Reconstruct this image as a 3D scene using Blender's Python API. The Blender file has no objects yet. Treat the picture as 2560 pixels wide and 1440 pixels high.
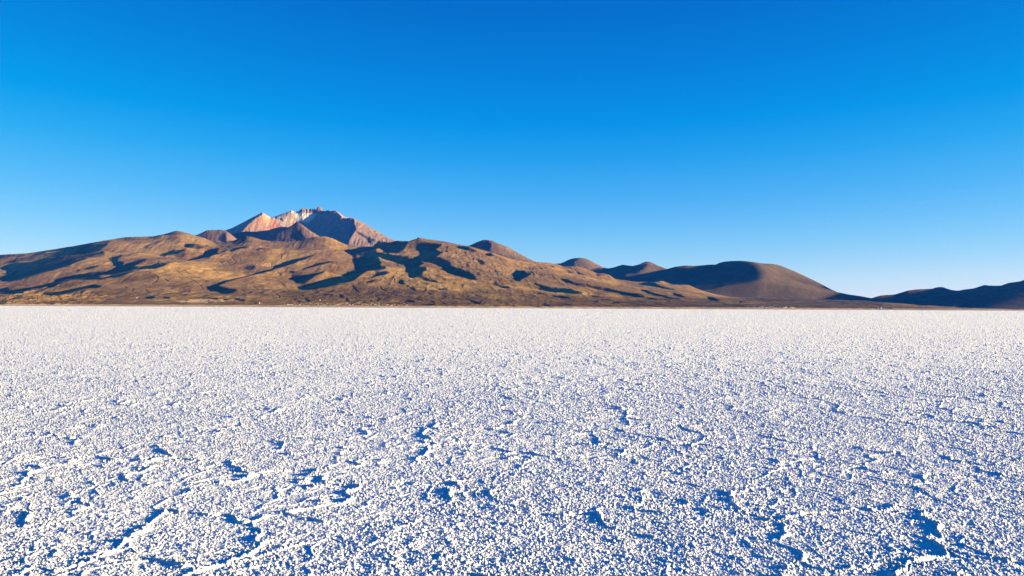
import bpy, math, time
import numpy as np
from mathutils import Matrix, Vector

T0 = time.time()
sc = bpy.context.scene
COL = sc.collection

# ------------------------------------------------------------------ camera
F_PX = 1707.0                      # focal length in pixels of the 2560 px wide photograph (24 mm on full frame)
EYE = 1.6
PITCH, ROLL = math.radians(1.669), math.radians(0.2798)
cam = bpy.data.objects.new('camera', bpy.data.cameras.new('camera'))
COL.objects.link(cam)
cam.data.sensor_width = 36.0
cam.data.lens = 36.0 * F_PX / 2560.0
cam.data.clip_start = 0.1
cam.data.clip_end = 120000.0
CAM_R = Matrix.Rotation(math.pi / 2 + PITCH, 3, 'X') @ Matrix.Rotation(ROLL, 3, 'Z')
cam.matrix_world = Matrix.Translation((0, 0, EYE)) @ CAM_R.to_4x4()
sc.camera = cam

# ------------------------------------------------------------------ sky, sun, exposure
SUN_EL, SUN_AZ = 9.6, 100.0       # degrees; azimuth clockwise from the view direction
world = bpy.data.worlds.new('World')
sc.world = world
world.use_nodes = True
nt = world.node_tree
nt.nodes.clear()
def wn(kind, **kw):
    n = nt.nodes.new(kind)
    for k, v in kw.items():
        setattr(n, k, v)
    return n
w_out = wn('ShaderNodeOutputWorld')
w_bg = wn('ShaderNodeBackground')
w_sky = wn('ShaderNodeTexSky', sky_type='NISHITA', sun_disc=False, sun_elevation=math.radians(SUN_EL),
           sun_rotation=math.radians(SUN_AZ), altitude=3600, air_density=1.0, dust_density=0.3, ozone_density=3.0)
w_tc = wn('ShaderNodeTexCoord')
w_sep = wn('ShaderNodeSeparateXYZ')
w_asin = wn('ShaderNodeMath', operation='ARCSINE')
w_deg = wn('ShaderNodeMath', operation='MULTIPLY')
w_deg.inputs[1].default_value = 180 / math.pi / 50.0          # elevation 0..50 degrees -> 0..1
w_ramp = wn('ShaderNodeValToRGB')
w_mul = wn('ShaderNodeMix', data_type='RGBA', blend_type='MULTIPLY')
w_mul.inputs[0].default_value = 1.0
EXPOSURE = 2.13
sc.view_settings.view_transform = 'Standard'
sc.view_settings.look = 'None'
sc.view_settings.gamma = 1.0
sc.view_settings.use_curve_mapping = False
sc.view_settings.exposure = EXPOSURE
# colour grade of the clear high-altitude sky (pale at the horizon, deep polarised blue higher, brightened above the view):
# elevation in degrees, what the plain sky model gives there, the sky colour wanted there (linear)
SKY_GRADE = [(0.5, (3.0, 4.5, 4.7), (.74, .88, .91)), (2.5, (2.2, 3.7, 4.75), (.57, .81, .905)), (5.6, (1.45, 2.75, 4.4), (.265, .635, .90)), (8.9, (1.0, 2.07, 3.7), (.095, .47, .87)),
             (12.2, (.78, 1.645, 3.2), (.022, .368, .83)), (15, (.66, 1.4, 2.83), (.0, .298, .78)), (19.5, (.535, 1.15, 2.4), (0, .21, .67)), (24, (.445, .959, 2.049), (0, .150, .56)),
             (45, (.266, .577, 1.29), (0, .155, .84))]  # above the view: blue and green raised to lighten the salt's shadows
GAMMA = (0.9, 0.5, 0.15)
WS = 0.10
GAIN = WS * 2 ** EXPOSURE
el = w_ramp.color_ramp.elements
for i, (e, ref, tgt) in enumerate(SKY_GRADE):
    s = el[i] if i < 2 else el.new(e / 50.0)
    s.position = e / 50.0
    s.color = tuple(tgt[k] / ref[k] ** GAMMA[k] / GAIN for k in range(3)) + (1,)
w_srgb = wn('ShaderNodeSeparateColor')
w_crgb = wn('ShaderNodeCombineColor')
for k in range(3):
    w_pow = wn('ShaderNodeMath', operation='POWER')
    w_pow.inputs[1].default_value = GAMMA[k]
    nt.links.new(w_srgb.outputs[k], w_pow.inputs[0])
    nt.links.new(w_pow.outputs[0], w_crgb.inputs[k])
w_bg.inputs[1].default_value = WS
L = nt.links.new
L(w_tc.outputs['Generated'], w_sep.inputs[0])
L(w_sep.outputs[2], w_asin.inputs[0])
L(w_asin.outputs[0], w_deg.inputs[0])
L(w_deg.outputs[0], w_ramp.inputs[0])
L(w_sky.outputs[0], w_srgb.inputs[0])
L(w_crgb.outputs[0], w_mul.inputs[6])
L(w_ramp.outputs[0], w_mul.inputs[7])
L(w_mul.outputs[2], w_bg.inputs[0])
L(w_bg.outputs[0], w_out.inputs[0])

a, e = math.radians(SUN_AZ), math.radians(SUN_EL)
SUN_DIR = Vector((math.sin(a) * math.cos(e), math.cos(a) * math.cos(e), math.sin(e)))
sun = bpy.data.objects.new('sun', bpy.data.lights.new('sun', 'SUN'))
COL.objects.link(sun)
sun.data.energy = 5.0
sun.data.angle = math.radians(0.5)
sun.data.color = (1.0, 0.84, 0.50)
sun.rotation_euler = SUN_DIR.to_track_quat('Z', 'Y').to_euler()
sun.location = (0, 0, 3000)

cy = sc.cycles
cy.max_bounces = 4
cy.diffuse_bounces = 0
cy.glossy_bounces = 1
cy.volume_bounces = 0
cy.use_denoising = True
cy.denoising_prefilter = 'FAST'
cy.use_adaptive_sampling = False

# ------------------------------------------------------------------ helpers
R3 = np.array(CAM_R)
def ray(px, py):
    """direction of a photograph pixel (2560x1440), scaled to one metre of forward distance"""
    c = np.stack([(px - 1280) / F_PX, (720 - py) / F_PX, -np.ones_like(px)], -1)
    d = c @ R3.T
    return d / d[..., 1:2]

def horizon(px):
    return 763.5 + 12.5 * px / 2560.0

def grid_mesh(name, P, mat, smooth=True, colour=None, kind=None, label=None):
    nr, nc = P.shape[:2]
    me = bpy.data.meshes.new(name)
    me.vertices.add(nr * nc)
    me.vertices.foreach_set('co', P.reshape(-1).astype(np.float32))
    idx = np.arange(nr * nc, dtype=np.int32).reshape(nr, nc)
    q = np.stack([idx[:-1, :-1], idx[:-1, 1:], idx[1:, 1:], idx[1:, :-1]], -1).reshape(-1)
    nq = (nr - 1) * (nc - 1)
    me.loops.add(nq * 4)
    me.loops.foreach_set('vertex_index', q)
    me.polygons.add(nq)
    me.polygons.foreach_set('loop_start', np.arange(0, nq * 4, 4, dtype=np.int32))
    me.polygons.foreach_set('loop_total', np.full(nq, 4, dtype=np.int32))
    me.polygons.foreach_set('use_smooth', np.full(nq, smooth, dtype=bool))
    if colour is not None:
        at = me.color_attributes.new('rock', 'FLOAT_COLOR', 'POINT')
        c4 = np.ones((nr * nc, 4), np.float32)
        c4[:, :3] = colour.reshape(-1, 3)
        at.data.foreach_set('color', c4.reshape(-1))
    me.materials.append(mat)
    me.update(calc_edges=True)
    o = bpy.data.objects.new(name, me)
    COL.objects.link(o)
    if kind: o['kind'] = kind
    if label: o['label'] = label
    return o

def hash2(ix, iy, seed):
    h = (ix.astype(np.int64) * 374761393 + iy.astype(np.int64) * 668265263 + seed * 974634541) & 0xffffffff
    h = ((h ^ (h >> 13)) * 1274126177) & 0xffffffff
    h = ((h ^ (h >> 16)) * 2246822519) & 0xffffffff
    h = h ^ (h >> 15)
    return h

def rnd(h, k):
    return (((h * (2 * k + 1) + k * 7919) >> 7) & 0xffff).astype(np.float32) / 65535.0

def noise(x, y, seed=0):
    """smooth value noise in -1..1"""
    ix, iy = np.floor(x), np.floor(y)
    fx, fy = (x - ix).astype(np.float32), (y - iy).astype(np.float32)
    ix, iy = ix.astype(np.int64), iy.astype(np.int64)
    fx = fx * fx * fx * (fx * (fx * 6 - 15) + 10)
    fy = fy * fy * fy * (fy * (fy * 6 - 15) + 10)
    def c(dx, dy): return (hash2(ix + dx, iy + dy, seed) >> 8).astype(np.float32) / float(1 << 24)
    a0 = c(0, 0) * (1 - fx) + c(1, 0) * fx
    a1 = c(0, 1) * (1 - fx) + c(1, 1) * fx
    return (a0 * (1 - fy) + a1 * fy) * 2 - 1

def fbm(x, y, octaves, seed=0, gain=0.5, ridged=False):
    s, amp, tot = 0, 1.0, 0.0
    c, sn = math.cos(0.6), math.sin(0.6)
    for k in range(octaves):
        n = noise(x, y, seed + k * 17)
        if ridged: n = 1 - 2 * np.abs(n)
        s = s + amp * n
        tot += amp
        amp *= gain
        x, y = 2.03 * (c * x - sn * y) + 3.1, 2.03 * (sn * x + c * y) + 7.7
    return s / tot

def lerp_pts(pts, x):
    p = np.array(sorted(pts), float)
    return np.interp(x, p[:, 0], p[:, 1])

def smooth01(t):
    t = np.clip(t, 0, 1)
    return t * t * (3 - 2 * t)

# frames of the close-up views the outlines were measured in: (x0, y0, scale)
ZV = {'A': (0, 560, 6.4), 'B': (360, 540, 6.26), 'C': (700, 500, 5.334), 'D': (960, 570, 6.4), 'E': (1300, 620, 6.4),
      'F': (520, 500, 8.533), 'G': (1560, 620, 4.0), 'H': (2040, 660, 4.923)}
def zp(v, pts):
    x0, y0, s = ZV[v]
    return [(x0 + x / s, y0 + y / s) for x, y in pts]

MX0, MY0, MW, MH, MS = -400, 490, 4400, 300, 2      # outline raster: 2 cells per pixel
def raster(polys):
    """polys: list of (view, points, value); later ones overwrite"""
    m = np.zeros((MH * MS, MW * MS), np.float32)
    for v, pts, val in polys:
        p = np.array(zp(v, pts))
        p[:, 0] = (p[:, 0] - MX0) * MS
        p[:, 1] = (p[:, 1] - MY0) * MS
        x0, x1 = int(max(0, p[:, 0].min())), int(min(MW * MS - 1, p[:, 0].max() + 1))
        y0, y1 = int(max(0, p[:, 1].min())), int(min(MH * MS - 1, p[:, 1].max() + 1))
        if x1 <= x0 or y1 <= y0: continue
        X, Y = np.meshgrid(np.arange(x0, x1 + 1) + .5, np.arange(y0, y1 + 1) + .5)
        ins = np.zeros(X.shape, bool)
        for (xa, ya), (xb, yb) in zip(p, np.roll(p, -1, 0)):
            if ya == yb: continue
            c = ((ya > Y) != (yb > Y)) & (X < (xb - xa) * (Y - ya) / (yb - ya) + xa)
            ins ^= c
        m[y0:y1 + 1, x0:x1 + 1][ins] = val
    return m

def sample(m, px, py):
    j = np.clip(((px - MX0) * MS).astype(int), 0, m.shape[1] - 1)
    i = np.clip(((py - MY0) * MS).astype(int), 0, m.shape[0] - 1)
    return m[i, j]

def blur(a, n, axis):
    if n < 1: return a
    k = np.ones(2 * n + 1) / (2 * n + 1)
    pad = [(0, 0), (0, 0)]; pad[axis] = (n + 1, n)
    c = np.cumsum(np.pad(a, pad, mode='edge'), axis=axis)
    if axis == 0: return (c[2 * n + 1:] - c[:-2 * n - 1]) / (2 * n + 1)
    return (c[:, 2 * n + 1:] - c[:, :-2 * n - 1]) / (2 * n + 1)

def solve(g, base, du, dt, eps, delta):
    """relief whose sideways slope follows g: least squares against a smooth prior (cosine transform solve)"""
    nr, nc = g.shape
    gb = np.gradient(base, du, axis=1)
    r = g - gb                                       # wanted extra slope
    div = np.zeros_like(r)
    div[:, 1:-1] = (r[:, 2:] - r[:, :-2]) / (2 * du)
    e = np.concatenate([div, div[:, ::-1]], 1)
    e = np.concatenate([e, e[::-1]], 0)
    Fh = np.fft.rfft2(e)
    ku = 2 * np.pi * np.fft.rfftfreq(2 * nc, du)[None, :]
    kt = 2 * np.pi * np.fft.fftfreq(2 * nr, dt)[:, None]
    h = np.fft.irfft2(-Fh / (ku ** 2 + (eps * kt) ** 2 + delta ** 2), s=e.shape)
    return h[:nr, :nc]

# ------------------------------------------------------------------ terrain materials
def rock_material(name, speckle=1.0):
    m = bpy.data.materials.new(name)
    m.use_nodes = True
    t = m.node_tree
    n, l = t.nodes, t.links.new
    b = n['Principled BSDF']
    b.inputs['Roughness'].default_value = 0.95
    b.inputs['Specular IOR Level'].default_value = 0.05
    at = n.new('ShaderNodeAttribute'); at.attribute_name = 'rock'
    tc = n.new('ShaderNodeTexCoord')
    prev = at.outputs['Color']
    for sc_, det, lo, hi, dark, light in ((1 / 650., 5, .35, .68, .74, 1.16), (1 / 90., 4, .3, .7, .72, 1.22), (1 / 24., 3, .3, .7, .74, 1.22), (1 / 8., 2, .3, .7, .70, 1.28)):
        nz = n.new('ShaderNodeTexNoise')
        nz.inputs['Scale'].default_value = sc_
        nz.inputs['Detail'].default_value = det
        nz.inputs['Roughness'].default_value = .6
        l(tc.outputs['Object'], nz.inputs['Vector'])
        mr = n.new('ShaderNodeMapRange')
        mr.inputs[1].default_value, mr.inputs[2].default_value = lo, hi
        mr.inputs[3].default_value, mr.inputs[4].default_value = 1 + (dark - 1) * speckle, 1 + (light - 1) * speckle
        l(nz.outputs['Fac'], mr.inputs[0])
        mx = n.new('ShaderNodeVectorMath'); mx.operation = 'SCALE'
        l(prev, mx.inputs[0]); l(mr.outputs[0], mx.inputs['Scale'])
        prev = mx.outputs[0]
    l(prev, b.inputs['Base Color'])
    return m
M_ROCK = rock_material('weathered_volcanic_slope')
M_ROCK_FAR = rock_material('far_volcanic_slope', .7)

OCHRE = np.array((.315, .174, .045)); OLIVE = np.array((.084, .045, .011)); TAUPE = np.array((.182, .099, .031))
PURPLE = np.array((.155, .090, .034)); SAND = np.array((.56, .36, .17)); ASH = np.array((.24, .17, .13))

def mixc(a, b, w):
    return a * (1 - w[..., None]) + b * w[..., None]

def terrain(name, x0, x1, sky, y_near, y_far, base_rise, power, shade, g_dark, g_lit, step=1.4, rows=300, eps=.5, delta=.004,
            fix_pow=3.0, rough=(4.0, 60., 6), rough_map=None, colour=None, mat=None, back=2500., iters=9, pxm=None, rel=1.0, detail=None, seek=0.0, soft_edge=1):
    u = np.arange(x0, x1 + step, step)
    t = np.linspace(0, 1, rows)
    U, T = np.meshgrid(u, t)
    H = horizon(U)
    srise = horizon(u) - lerp_pts(sky, u)
    yn = y_near(u) if callable(y_near) else np.full_like(u, y_near)
    yf = y_far(u) if callable(y_far) else np.full_like(u, y_far)
    br = base_rise(u) if callable(base_rise) else np.full_like(u, base_rise)
    Y = yn + (yf - yn) * T
    # the crest line, softer the farther a row lies below it
    soft = []
    for wpx in (120, 50, 18, 5, 0):
        k = int(wpx / step)
        soft.append(blur(blur(blur(srise[None], k, 1), k, 1), k // 2, 1)[0] if k else srise)
    lv = np.interp(t, [0, .55, .80, .92, .985, 1.0], [0, .3, 1, 2, 3, 4])
    sr = np.stack([np.array(soft)[int(min(3, math.floor(q)))] * (1 - (q - min(3, math.floor(q)))) + np.array(soft)[int(min(3, math.floor(q))) + 1] * (q - min(3, math.floor(q))) for q in lv])
    base = br + (sr - br) * T ** power
    m = raster(shade) if shade else None
    mpx = F_PX / ((y_near if not callable(y_near) else yn.mean()) * .5 + (yf.mean()) * .5)   # px per metre
    dt = (yf - yn).mean() / (rows - 1) * mpx          # row spacing in the same unit as the columns
    gb = np.gradient(base, step, axis=1)
    R = base.copy()
    if m is not None:
        boost = 0 * R
        for k in range(iters):
            M = sample(m, U, H - R)
            M = blur(blur(blur(M, soft_edge, 1), soft_edge, 1), max(1, soft_edge // 2), 0)
            g_l = np.minimum(gb, .05) + g_lit
            g = g_l * (1 - M) + (np.maximum(gb, g_dark) + boost) * M
            h = solve(g, base, step, dt, eps, delta)
            h *= smooth01(T / .06) * rel
            Rn = base + h
            res = srise - Rn[-1]
            k0 = int(60 / step)
            low = blur(blur(res[None], k0, 1), k0, 1)[0]
            Rn = Rn + low * T ** fix_pow + (res - low) * T ** 22
            R = Rn if k == 0 else R * .5 + Rn * .5
            zx = np.gradient(R, step, axis=1)                       # true slopes of the ground, to see which of it turns from the sun
            zy = R / F_PX + Y / F_PX * np.gradient(R, axis=0) / np.gradient(Y, axis=0) - zx * (U - 1280) / F_PX
            ns = -zx * SUN_DIR[0] - zy * SUN_DIR[1] + SUN_DIR[2]
            boost = np.clip(boost + seek * M * np.clip(ns + .03, -.05, .15) / .15 - .03 * (1 - M), 0, .5)
    # natural roughness, in world metres
    D = ray(U, H)
    X = D[..., 0] * Y
    amp, wl, octv = rough
    n = fbm(X / wl, Y / (wl * 1.6), octv, seed=len(name), gain=.58) + .8 * fbm(X / (wl * .8) + 9 + Y / (wl * 9), Y / (wl * 4), 4, seed=len(name) + 5, ridged=True)
    n = n * amp * np.minimum(1, T / .08) * F_PX / Y
    if rough_map is not None:
        n = n * rough_map(U, H - R, T)
    if m is not None:
        n = n * (1 - .7 * blur(blur(sample(m, U, H - R), 4, 1), 2, 0))
    R = R + n
    if detail is not None: R = detail(U, H, R, T, X, Y)
    R = np.minimum(R, srise + 1.5 * 0 + np.maximum(n[-1], -1) * .6 - (1 - T) * .6)
    P = np.empty(U.shape + (3,))
    d = ray(U, H - R)
    P[..., 0] = d[..., 0] * Y
    P[..., 1] = Y
    P[..., 2] = EYE + d[..., 2] * Y
    # far side of the crest, falling away from the viewer
    nb = 40
    k = np.linspace(0, 1, nb + 1)[1:, None, None]
    crest = P[-1][None]
    dirn = crest / np.linalg.norm(crest[..., :2], axis=-1, keepdims=True)
    dirn[..., 2] = 0
    zc = crest[..., 2:3]
    Bk = crest + dirn * back * k
    bn = fbm(Bk[..., 0] / wl, Bk[..., 1] / wl, 4, seed=3)[..., None] * amp
    Bk[..., 2:3] = zc - (zc + 20) * smooth01(k) - np.minimum(back * k * .05, 8) + bn * np.minimum(1, k * 6)
    c = colour(U, H - R, T, X, Y, P[..., 2]) if colour else np.broadcast_to(OCHRE, P.shape)
    C = np.concatenate([c, np.broadcast_to(c[-1][None], (nb,) + c[-1].shape)], 0)
    P = np.concatenate([P, Bk], 0)
    print(name, P.shape, 'relief px', round(float(np.ptp(R - base)), 1), round(time.time() - T0, 1))
    o = grid_mesh(name, P, mat or M_ROCK, colour=C, kind='structure')
    return o, (u, t, U, H - R, Y, P[:rows])

# ------------------------------------------------------------------ the volcano's long lower flank
FLANK_SKY = ([(-500, 700), (-150, 652), (-40, 640)] +
    zp('A', [(0, 495), (450, 466), (800, 415), (1230, 343), (1640, 270), (1860, 235), (2030, 207), (2250, 205), (2450, 195)]) +
    zp('B', [(330, 280), (430, 250), (510, 232), (570, 242), (650, 260), (800, 305), (950, 350), (1120, 425), (1400, 385), (1600, 315), (1690, 325),
             (1830, 370), (1980, 395), (2250, 400), (2420, 385)]) +
    zp('C', [(480, 490), (600, 485), (690, 510), (800, 560), (900, 600), (1000, 610), (1030, 625), (1240, 620), (1300, 590), (1400, 575), (1560, 545)]) +
    zp('D', [(330, 210), (345, 205), (390, 215), (460, 190), (530, 168), (540, 150), (552, 150), (700, 180), (870, 205), (1000, 220), (1180, 262), (1350, 290), (1500, 330), (1700, 385),
             (1900, 450), (2050, 495), (2200, 515), (2420, 540)]) +
    zp('E', [(380, 230), (560, 250), (700, 290), (900, 290), (1100, 345), (1230, 405), (1330, 405), (1420, 430), (1520, 495), (1690, 520), (1900, 540),
             (2140, 545), (2250, 525)]) +
    zp('G', [(390, 332), (480, 365), (640, 370), (740, 410), (830, 440), (930, 465), (1080, 490), (1300, 496), (1700, 505), (2100, 520), (2500, 525)]) +
    [(2223, 753), (2400, 767), (2560, 773), (3000, 776)])

# dark lines on the slope: dry gullies and old field banks, a metre or two deep
GULLIES = [
 ('B', [[(1370,640),(1400,680),(1440,720)], [(1500,660),(1510,720)], [(2080,870),(2120,900),(2150,940)], [(2040,1000),(2090,1005),(2200,1090)], [(1690,1090),(1780,1145)], [(1750,740),(1700,790),(1760,840),(1750,870)],
  [(500,850),(600,930),(780,1010),(880,1080),(920,1140)], [(90,905),(170,920),(215,965),(190,1020),(120,1060)], [(60,920),(100,875)], [(600,830),(700,900),(830,960),(980,1020)], [(330,985),(380,1025)], [(20,1150),(60,1190)],
  [(0,750),(120,735),(240,720),(290,745)], [(1990,740),(1995,790)], [(2140,590),(2145,660)], [(1850,680),(1920,680),(2000,710)], [(1290,700),(1350,760)], [(2060,1220),(2110,1250),(2115,1280)], [(1500,1150),(1560,1170)], [(1180,700),(1250,770)], [(1080,830),(1160,890)]]),
 ('C', [[(740,840),(775,880),(780,900),(750,930)], [(1350,800),(1400,850),(1480,900)], [(1360,1010),(1400,1050)], [(1480,1020),(1525,1050),(1515,1080)], [(1330,1150),(1350,1190),(1440,1230),(1620,1290)], [(1230,975),(1250,1010)], [(1030,1100),(1060,1130),(1110,1130)],
  [(0,1095),(70,1145)], [(860,900),(990,950)], [(1540,970),(1620,1010)], [(1200,1350),(1290,1365)], [(1410,1240),(1560,1280),(1700,1290)], [(560,1260),(600,1270)], [(420,1240),(480,1215),(620,1210),(800,1220)], [(880,1255),(930,1240),(1010,1235)], [(180,1330),(230,1345)],
  [(330,1310),(345,1330),(400,1345)], [(795,1265),(815,1280),(835,1308)], [(885,1310),(895,1335),(920,1360)], [(1260,1270),(1340,1320),(1290,1352)], [(960,1150),(1000,1180),(1045,1230)]]),
 ('D', [[(700,740),(730,800),(790,850)], [(1810,800),(1850,870),(1900,900)], [(1430,500),(1480,560)], [(140,780),(170,830),(150,860)], [(1850,490),(1900,560),(1990,640)], [(200,570),(215,610)], [(700,1020),(720,1050),(780,1065)], [(1450,1070),(1560,1110),(1640,1120)],
  [(960,1100),(1100,1125),(1250,1145)], [(920,1075),(970,1095)], [(1800,1150),(1950,1180),(1970,1200)], [(2480,780),(2510,820)], [(30,1040),(150,1070),(400,1100)], [(1250,1020),(1600,1030),(1900,1040)], [(1990,1230),(2080,1250)], [(0,960),(150,1020),(280,1040)],
  [(885,1160),(990,1220)], [(1350,1150),(1430,1180),(1480,1180),(1530,1225)], [(510,1130),(610,1155)], [(740,1160),(800,1190)]]),
 ('A', [[(1930,930),(2030,860),(2120,800),(2200,760)], [(2400,760),(2380,795)], [(2430,795),(2510,835),(2530,870),(2480,930)], [(1200,640),(1270,680),(1330,700)], [(1600,670),(1660,720)], [(2110,1080),(2130,1030)], [(2270,960),(2330,995)], [(1990,1000),(2020,1020)],
  [(2320,1050),(2370,1085)], [(130,985),(150,970),(270,960)], [(390,1000),(420,975)]]),
 ('E', [[(500,430),(540,480),(620,540)], [(620,560),(700,600)], [(1060,560),(1070,590)], [(1320,565),(1330,580)], [(700,440),(900,480),(1150,510),(1300,530)], [(1500,580),(1700,620),(1880,660)], [(960,690),(980,710),(930,745)], [(860,330),(930,390)], [(1080,350),(1210,420)]]),
]
LINE_M = np.zeros((MH * MS, MW * MS), np.float32)
for v, lines in GULLIES:
    for ln in lines:
        p = (np.array(zp(v, ln)) - (MX0, MY0)) * MS
        for (xa, ya), (xb, yb) in zip(p[:-1], p[1:]):
            x0_, x1_, y0_, y1_ = int(min(xa, xb)) - 5, int(max(xa, xb)) + 6, int(min(ya, yb)) - 5, int(max(ya, yb)) + 6
            gx, gy = np.meshgrid(np.arange(x0_, x1_) + .5, np.arange(y0_, y1_) + .5)
            q = np.clip(((gx - xa) * (xb - xa) + (gy - ya) * (yb - ya)) / ((xb - xa) ** 2 + (yb - ya) ** 2), 0, 1)
            dd = np.hypot(gx - xa - q * (xb - xa), gy - ya - q * (yb - ya)) / MS
            LINE_M[y0_:y1_, x0_:x1_] = np.maximum(LINE_M[y0_:y1_, x0_:x1_], np.exp(-(dd / .85) ** 2))
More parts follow.
